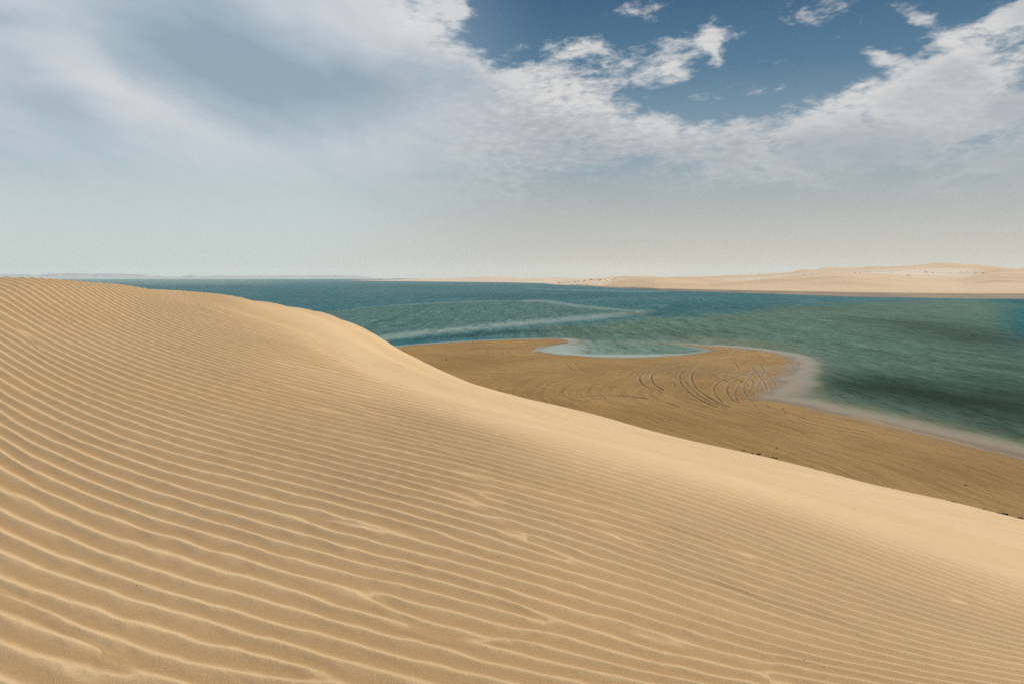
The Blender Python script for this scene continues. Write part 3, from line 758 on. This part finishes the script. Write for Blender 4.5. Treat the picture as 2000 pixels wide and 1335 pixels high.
flatm = sstep(YQ, Y0[None]*.99, Y0[None])*(1-sstep(YQ, Y1[None]*.995, Y1[None]*1.02))*sstep(PX, 1205, 1240)
plainm = sstep(YQ, Y3[None]*.86, Y3[None]*.97)*(1-sstep(YQ, Y35[None]*.9, Y35[None]*1.05))*sstep(PX, 1330, 1500)*(1-sstep(PX, 1880, 1930))
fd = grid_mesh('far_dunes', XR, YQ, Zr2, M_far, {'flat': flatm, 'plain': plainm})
tag(fd, 'high pale sand dunes across the water on the right', 'dunes', kind='structure')
RG = (pcol, Yq, Zr2)
def right_z(pxq, Yq_):
    i = int(np.clip(np.searchsorted(pcol, pxq), 1, len(pcol)-1)); j = int(np.clip(np.searchsorted(Yq, Yq_), 1, len(Yq)-1)); return float(Zr2[j, i])
# middle: low shrub flat and pale low dunes far away
pcm = np.linspace(690, 1330, 700)
shm = I(pcm, [(690,547.5),(734,548.6),(830,549.6),(900,550.4),(1000,551.6),(1060,553.2),(1080,555.4),(1110,557),(1160,559.2),(1190,560.0),(1212,560.6),(1330,561)])
skm = I(pcm, [(690,547.6),(734,547.4),(780,546.4),(832,544.3),(860,544.2),(890,543.4),(915,541.5),(930,541),(965,540.0),(985,540.6),(1000,541.4),(1035,543.7),(1060,542.5),(1087,541.2),(1110,541.8),(1140,543.6),(1165,542.5),(1187,541.6),(1230,541.2),(1330,541.5)])
Ym0 = H*F/(shm-HOR); Ym1 = np.full_like(Ym0, 3000.); tap = sstep(pcm, 690, 800)
fm = I(pcm, [(690,547.0),(800,547.6),(1000,549.0),(1060,549.6),(1090,551.5),(1120,548.5),(1160,545.8),(1200,546),(1330,546)])
Ymid = np.maximum(Ym0*1.12, 1950)
Ykm = np.stack([Ym0-80, Ym0, Ym0*1.05, Ymid, Ym1, Ym1*1.5]); Zkm = np.stack([0*Ym0-2.2, 0*Ym0, 1.2*tap, np.maximum(zof(fm, Ymid), .3+1.3*tap), np.maximum(zof(skm, Ym1), .3), 0*Ym0-3])
Yqm = np.concatenate([np.arange(980, 1700, 5), np.arange(1700, 3000, 9), np.arange(3000, 4900, 60)])
Zm = pchip_rows(Ykm, Zkm, Yqm)
PM, YM = np.meshgrid(pcm, Yqm); XM = (PM-1000)/F*YM
Zm += fbm(XM/60., YM/60., 91, 4)*.9*sstep(Zm, 1.2, 3)*(1-.8*np.exp(-((YM-Ym1[None])/120.)**2))
Zm = np.where(YM < Ym0[None]-80, -2.2, Zm); Zm = np.maximum(Zm, -4)
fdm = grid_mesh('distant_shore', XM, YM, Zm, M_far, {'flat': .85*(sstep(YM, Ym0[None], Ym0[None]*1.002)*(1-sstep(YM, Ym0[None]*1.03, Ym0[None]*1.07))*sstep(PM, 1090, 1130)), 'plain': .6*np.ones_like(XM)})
tag(fdm, 'low pale sand shore far across the water', 'shore', kind='structure')
# left: flat topped bluish hills
pch = np.linspace(-900, 770, 1100)
skh = I(pch, [(-900,533),(-500,536),(-200,534.5),(0,535),(50,535.6),(75,537.2),(90,535.5),(100,534.4),(150,534),(187,535),(190,534.4),(235,534.8),(282,536.2),(292,538.2),(300,539),(313,539),(318,540),(335,540.8),(355,540.5),(366,538.2),(375,537),(383,538.2),(392,539.8),(410,539.2),(425,538),(435,537.2),(448,538.2),(462,539.2),(500,538.2),(560,538.0),(651,537.8),(655,536.9),(665,538),(690,538.8),(702,539.5),(720,541.4),(734,543.7),(755,546.2),(770,547.6)])
Yh0 = np.full_like(pch, 4650.)*1.0; Yh1 = Yh0+420+60*np.sin(pch/90.)
Zt = np.maximum(zof(skh, Yh1), .3)
Ykh = np.stack([Yh0-150, Yh0, Yh0+60, Yh1-110, Yh1, Yh1+380, Yh1+800]); Zkh = np.stack([0*Zt-3, 0*Zt, 0*Zt+1.0, Zt*.45, Zt, Zt*.9, 0*Zt-4])
Yqh = np.concatenate([np.arange(4480, 5200, 6), np.arange(5200, 5960, 40)])
Zh = pchip_rows(Ykh, Zkh, Yqh)
PH, YH = np.meshgrid(pch, Yqh); XH = (PH-1000)/F*YH
Zh += ridged(XH/70., YH/140., 33)*2.2*sstep(Zh, 2, 8)*(YH < Yh1[None]-25)
hl = grid_mesh('hills', XH, YH, np.maximum(Zh, -4), M_hill)
tag(hl, 'low flat-topped hills hazy blue on the far left horizon', 'hills', kind='structure')

# ------------------------------------------------------------------ small things
def lump(name, mat, pts_scale, seed, sub=2, rough_=.35, flat_=1.0, kink=0):
    r = random.Random(seed)
    bpy.ops.mesh.primitive_ico_sphere_add(subdivisions=sub, radius=1)
    o = C.object; o.name = name; me = o.data
    for v in me.vertices:
        n = v.co.normalized(); f = 1+rough_*(math.sin(n.x*4.1+seed)*math.cos(n.y*3.7+seed*2)+.5*math.sin(n.z*6+n.x*5+seed))+r.uniform(-.12, .12)*rough_*2
        v.co = Vector((n.x*pts_scale[0]*f, n.y*pts_scale[1]*f, n.z*pts_scale[2]*f*flat_+pts_scale[2]*.55))
        if kink: v.co.y += kink*math.sin(v.co.x/pts_scale[0]*2.2)
    me.materials.append(mat)
    return o
def make_shrub(seed):
    # low desert bush: leaf clumps round short woody stems
    r = random.Random(seed); verts = []; faces = []
    for i in range(260):
        a = r.uniform(0, 2*math.pi); rad = math.sqrt(r.random()); hh = r.random()
        prof_ = math.sqrt(max(0, 1-(hh*.95)**2))*(.8+.35*math.sin(a*3+seed))
        c = Vector((math.cos(a)*rad*prof_*1.6, math.sin(a)*rad*prof_*1.3, .12+hh*.95*(1-.35*rad)))
        s = r.uniform(.10, .24)
        n = Vector((r.uniform(-1, 1), r.uniform(-1, 1), r.uniform(-.4, 1))).normalized(); t1 = n.orthogonal().normalized(); t2 = n.cross(t1)
        b = len(verts)
        verts += [c+t1*s, c+t2*s*.6, c-t1*s, c-t2*s*.6]; faces.append((b, b+1, b+2, b+3))
    me = bpy.data.meshes.new('foliage'); me.from_pydata([tuple(v) for v in verts], [], faces); me.materials.append(M_bush)
    sv = []; sf_ = []
    for i in range(7):
        a = i*.9+r.random(); tip = Vector((math.cos(a)*.8, math.sin(a)*.7, .7)); b = len(sv)
        for q, (pp, rad) in enumerate(((Vector((0, 0, -.2)), .07), (tip*.5+Vector((0, 0, .1)), .05), (tip, .02))):
            for kq in range(4): sv.append(tuple(pp+Vector((math.cos(kq*1.57)*rad, math.sin(kq*1.57)*rad, 0))))
        for q in range(2):
            for kq in range(4):
                sf_.append((b+q*4+kq, b+q*4+(kq+1) % 4, b+q*4+4+(kq+1) % 4, b+q*4+4+kq))
    ms = bpy.data.meshes.new('stem'); ms.from_pydata(sv, [], sf_); ms.materials.append(M_twig)
    return me, ms
shr = [make_shrub(s) for s in (1, 2, 3)]
def mid_z(pxq, Yq_):
    i = int(np.clip(np.searchsorted(pcm, pxq), 1, len(pcm)-1)); j = int(np.clip(np.searchsorted(Yqm, Yq_), 1, len(Yqm)-1)); return float(Zm[j, i])
def place(pxq, pyq, zfun, y0, y1):
    # nearest ground point seen along this sight line
    best = None
    for Yt in np.arange(y0, y1, 6.):
        zt = zfun(pxq, Yt); pp = HOR+F*(H-zt)/Yt
        if zt > .3 and pp <= pyq+.05: return Yt, zt
        if zt > .3 and (best is None or pp < best[2]): best = (Yt, zt, pp)
    return best[:2]
def add_shrub(pxq, pyq, size, label, group, zfun, y0, y1, i):
    Yt, zt = place(pxq, pyq, zfun, y0, y1)
    Xt = (pxq-1000)/F*Yt; sc = size/F*Yt/2.6
    e = link(bpy.data.objects.new('shrub', None)); e.location = (Xt, Yt, zt); e.scale = (sc, sc, sc*.8)
    e.rotation_euler = (0, 0, i*1.7)
    tag(e, label, 'shrub', group)
    fo, st_ = shr[i % 3]
    a = link(bpy.data.objects.new('foliage', fo)); a.parent = e
    b = link(bpy.data.objects.new('stem', st_)); b.parent = e
ms_ = [ # px, py (base), width in photo px
 (1090,553.4,5),(1094,552.8,5),(1099,552.6,3.5),(1102,552.8,3),(1107,551.8,4),(1111,551.6,3.5),(1122,551.5,4),(1124,550.2,4),(1129,549.6,4),(1132,550.3,3),(1140,550.2,4),(1142,548.8,4),(1145,548,3),(1154,546.8,6),(1158,546.5,4),(1163,547,3),(1163,547.8,3),(1169,546.3,5),(1170,550,4.5),(1173,547.2,5),(1186,550,4),(1181,546.4,3),(1196,548.3,5),(1200,545.8,5),(1203,545.6,4),(1208,547.2,4),(1211,549.2,3),(1220,546.4,3),
 (1118,555.4,3),(1128,555.6,3),(1136,555.2,3),(1146,555.4,3.5),(1157,555.6,3),(1165,555,3),(1140,552.6,2.5),(1152,551.2,2.5),(1178,552.8,2.5),(1183,554.6,3)]
spots = {0: 'long dark shrub at the very tip of the sandy shore point', 14: None}
for i, (a, b, w_) in enumerate(ms_):
    lab = 'dark low shrub scattered on the pale far shore across the water'
    grp = 'shrubs on the far sandy shore'
    if i == 0: lab = 'dark shrub nearest the water at the tip of the far sandy point'
    if i == 13: lab = 'widest dark shrub on top of the pale shore bank'
    if i == 18: lab = 'round black shrub lower down the middle of the pale bank'
    add_shrub(a, b, w_, lab, grp, mid_z, 1000, 2400, i)
rs = [(1570,537,3),(1585,535.5,2.2),(1598,535,2.2),(1610,533.4,2),(1644,532.4,2.4),(1670,533.8,2.8),(1679,534.2,2.8),(1696,534.4,2),(1712,535.2,2),(1740,533.4,2),(1746,534,2.2),(1773,538.2,4),(1777,538.6,3),(1807,532,3),(1810,533,2.5),(1822,533.6,3),(1857,534.6,2),(1876,533,2.4),(1883,532.8,2.4),(1889,532.2,2.4),(1893,532,2),(1906,533,3.4),(1920,534,3.8),(1488,546.5,2.5),(1475,547,2.2),(1455,547.5,2),(1444,547.2,2.4)]
for i, (a, b, w_) in enumerate(rs):
    lab = 'tiny dark shrub on the pale plain between the high far dunes'
    if i == 11: lab = 'small dark shrub beside the pale slip face below the highest dune'
    if i == 22: lab = 'small dark shrub at the right end of the pale plain'
    add_shrub(a, b, w_*1.15, lab, 'shrubs on the plain between the far dunes', right_z, 700, 2300, i)

# dark stone on the flat
sx, sy = gp(872, 702, .4)
def ground_b(Xq, Yq_):
    j = int(np.clip(np.searchsorted(Yb, Yq_), 1, len(Yb)-1)); i = int(np.clip(np.searchsorted(cb, Xq/Yq_), 1, len(cb)-1)); return float(ZBm[j, i])
o = lump('stone', M_stone, (.14, .16, .12), 4); o.location = (sx, sy, ground_b(sx, sy))
tag(o, 'single dark stone on the brown tidal flat beside a long tyre track', 'stone')
# wrack line at the foot of the dune
def weed(pxq, pyq, L, wd, hgt_, rot, seed, label, mat=M_weed, name='seaweed_clump', cat='seaweed', group='dark seaweed washed up along the dune foot', ub=.0):
    X_, Y_ = gp(pxq, pyq, .40)
    m_ = L/F*Y_/2*.95; wd *= .9; hgt_ *= .7
    o = lump(name, mat, (m_, wd, hgt_), seed, 3, .5, .8, kink=wd*.7)
    o.rotation_euler = (0, 0, rot); o.location = (X_, Y_, ground_b(X_, Y_)-.01)
    tag(o, label, cat, group)
fr_ = math.atan2(-17, 10)
weed(1961,1001.5,11,.12,.10,fr_,1,'longest black seaweed clump by the dune foot at the right edge')
weed(1950,999,7,.07,.06,fr_,2,'thin dark seaweed strand left of the longest black clump')
weed(1943,1000,5,.07,.05,fr_,3,'short dark seaweed strand half buried at the dune foot')
weed(1863,978,4,.09,.08,fr_,4,'lone black seaweed tuft at the start of the right wrack line')
weed(1857,976.5,3,.05,.04,fr_,5,'faint dark seaweed scrap left of the lone black tuft')
weed(1921,990.8,5,.06,.04,fr_,6,'thin brown seaweed strand above the dune foot')
weed(1912,992,5,.06,.04,fr_,16,'brown seaweed strand lying beside bleached driftwood')
weed(1992,1008.5,8,.09,.06,fr_,7,'curling dark seaweed at the very right edge of the beach')
weed(1992,1013.5,6,.1,.07,fr_,8,'dark seaweed hook at the far right below another strand')
weed(1482,885.8,7,.12,.10,fr_,9,'dark seaweed clump at the left end of the middle wrack line')
weed(1470,883.7,5,.07,.05,fr_,10,'thin seaweed strand on pale sand left of the middle wrack line')
weed(1510,892,6,.09,.07,fr_,11,'dark seaweed strand in the middle of the wrack line')
weed(1516,893.5,4,.09,.08,fr_,12,'short black seaweed tuft at the right end of the middle wrack line')
weed(1453,878,4,.08,.06,fr_,13,'small dark seaweed tuft where pale sand meets the brown flat')
weed(1498,888,8,.05,.03,fr_,14,'long thin seaweed thread along the middle of the wrack line')
weed(1517,873,3,.12,.06,.3,15,'lone reddish-brown seaweed scrap out on the flat')
weed(1886,944,3,.10,.07,.3,17,'lone dark seaweed scrap out on the flat at the right')
for i, (a, b, L, t_) in enumerate([(1904,989,4,'whitest driftwood scrap on the right wrack line'),(1476,885.5,5,'pale driftwood sliver beside the left seaweed clump'),(1519,895.5,2.5,'small pale driftwood chip at the end of the middle wrack line'),(1985,1009,5,'pale driftwood piece between dark seaweed at the right edge'),(1916,994,4,'pale driftwood sliver on the sand right of the whitest scrap')]):
    weed(a, b, L, .05, .03, fr_, 30+i, t_, M_shell, 'driftwood', 'driftwood', 'bleached driftwood scraps on the wrack line')
# pebbles on the dune
pebs = [(733,710),(777,712),(783,714),(782,752),(561,737),(586,759),(518,748),(526,765),(1017,1153),(1061,1172),(1571,1291),(1746,1058),(1665,957),(1030,1154),(973,1089),(267,1145)]
nr = len(rr); ymid = rr-3.0
lin_c = np.where(np.abs(cols) <= s_in)[0]
for i, (a, b) in enumerate(pebs):
    ok = False
    best = None
    pxr = px[:, lin_c]
    for r_i in range(0, nr, 2):
        if ymid[r_i] < 2.5: continue
        ci_ = int(np.argmin(abs(pxr[r_i]-a))); c_i = lin_c[ci_]
        pp = HOR+F*(H-Z[r_i, c_i])/Y[r_i, c_i]
        if pp <= b: best = (X[r_i, c_i], Y[r_i, c_i], Z[r_i, c_i]); break
    if best is None: continue
    s_ = best[1]/F*1.15
    o = lump('pebble', M_peb, (s_, s_*.8, s_*.6), 50+i, 1); o.location = (float(best[0]), float(best[1]), float(best[2])-.2*s_)
    tag(o, 'tiny dark pebble lying on the pale rippled dune sand', 'pebble', 'pebbles scattered on the dune')

# ------------------------------------------------------------------ haze
bpy.ops.mesh.primitive_cube_add(size=1)
hz = C.object; hz.name = 'haze'; hz.dimensions = (12800, 7800, 82); hz.location = (0, 2400, -8+41)
hz.scale = (12800, 7800, 82)
mh = bpy.data.materials.new('haze_air'); mh.use_nodes = True; mh.node_tree.nodes.clear(); Th = NT(mh.node_tree)
oh = Th.n.new('ShaderNodeOutputMaterial'); pv_ = Th.n.new('ShaderNodeVolumePrincipled')
pv_.inputs['Density'].default_value = .00011; pv_.inputs['Color'].default_value = (.84, .91, .95, 1); pv_.inputs['Anisotropy'].default_value = .1
Th.l.new(pv_.outputs[0], oh.inputs['Volume']); hz.data.materials.append(mh)
tag(hz, 'thin pale haze over the sea', 'haze', kind='stuff')
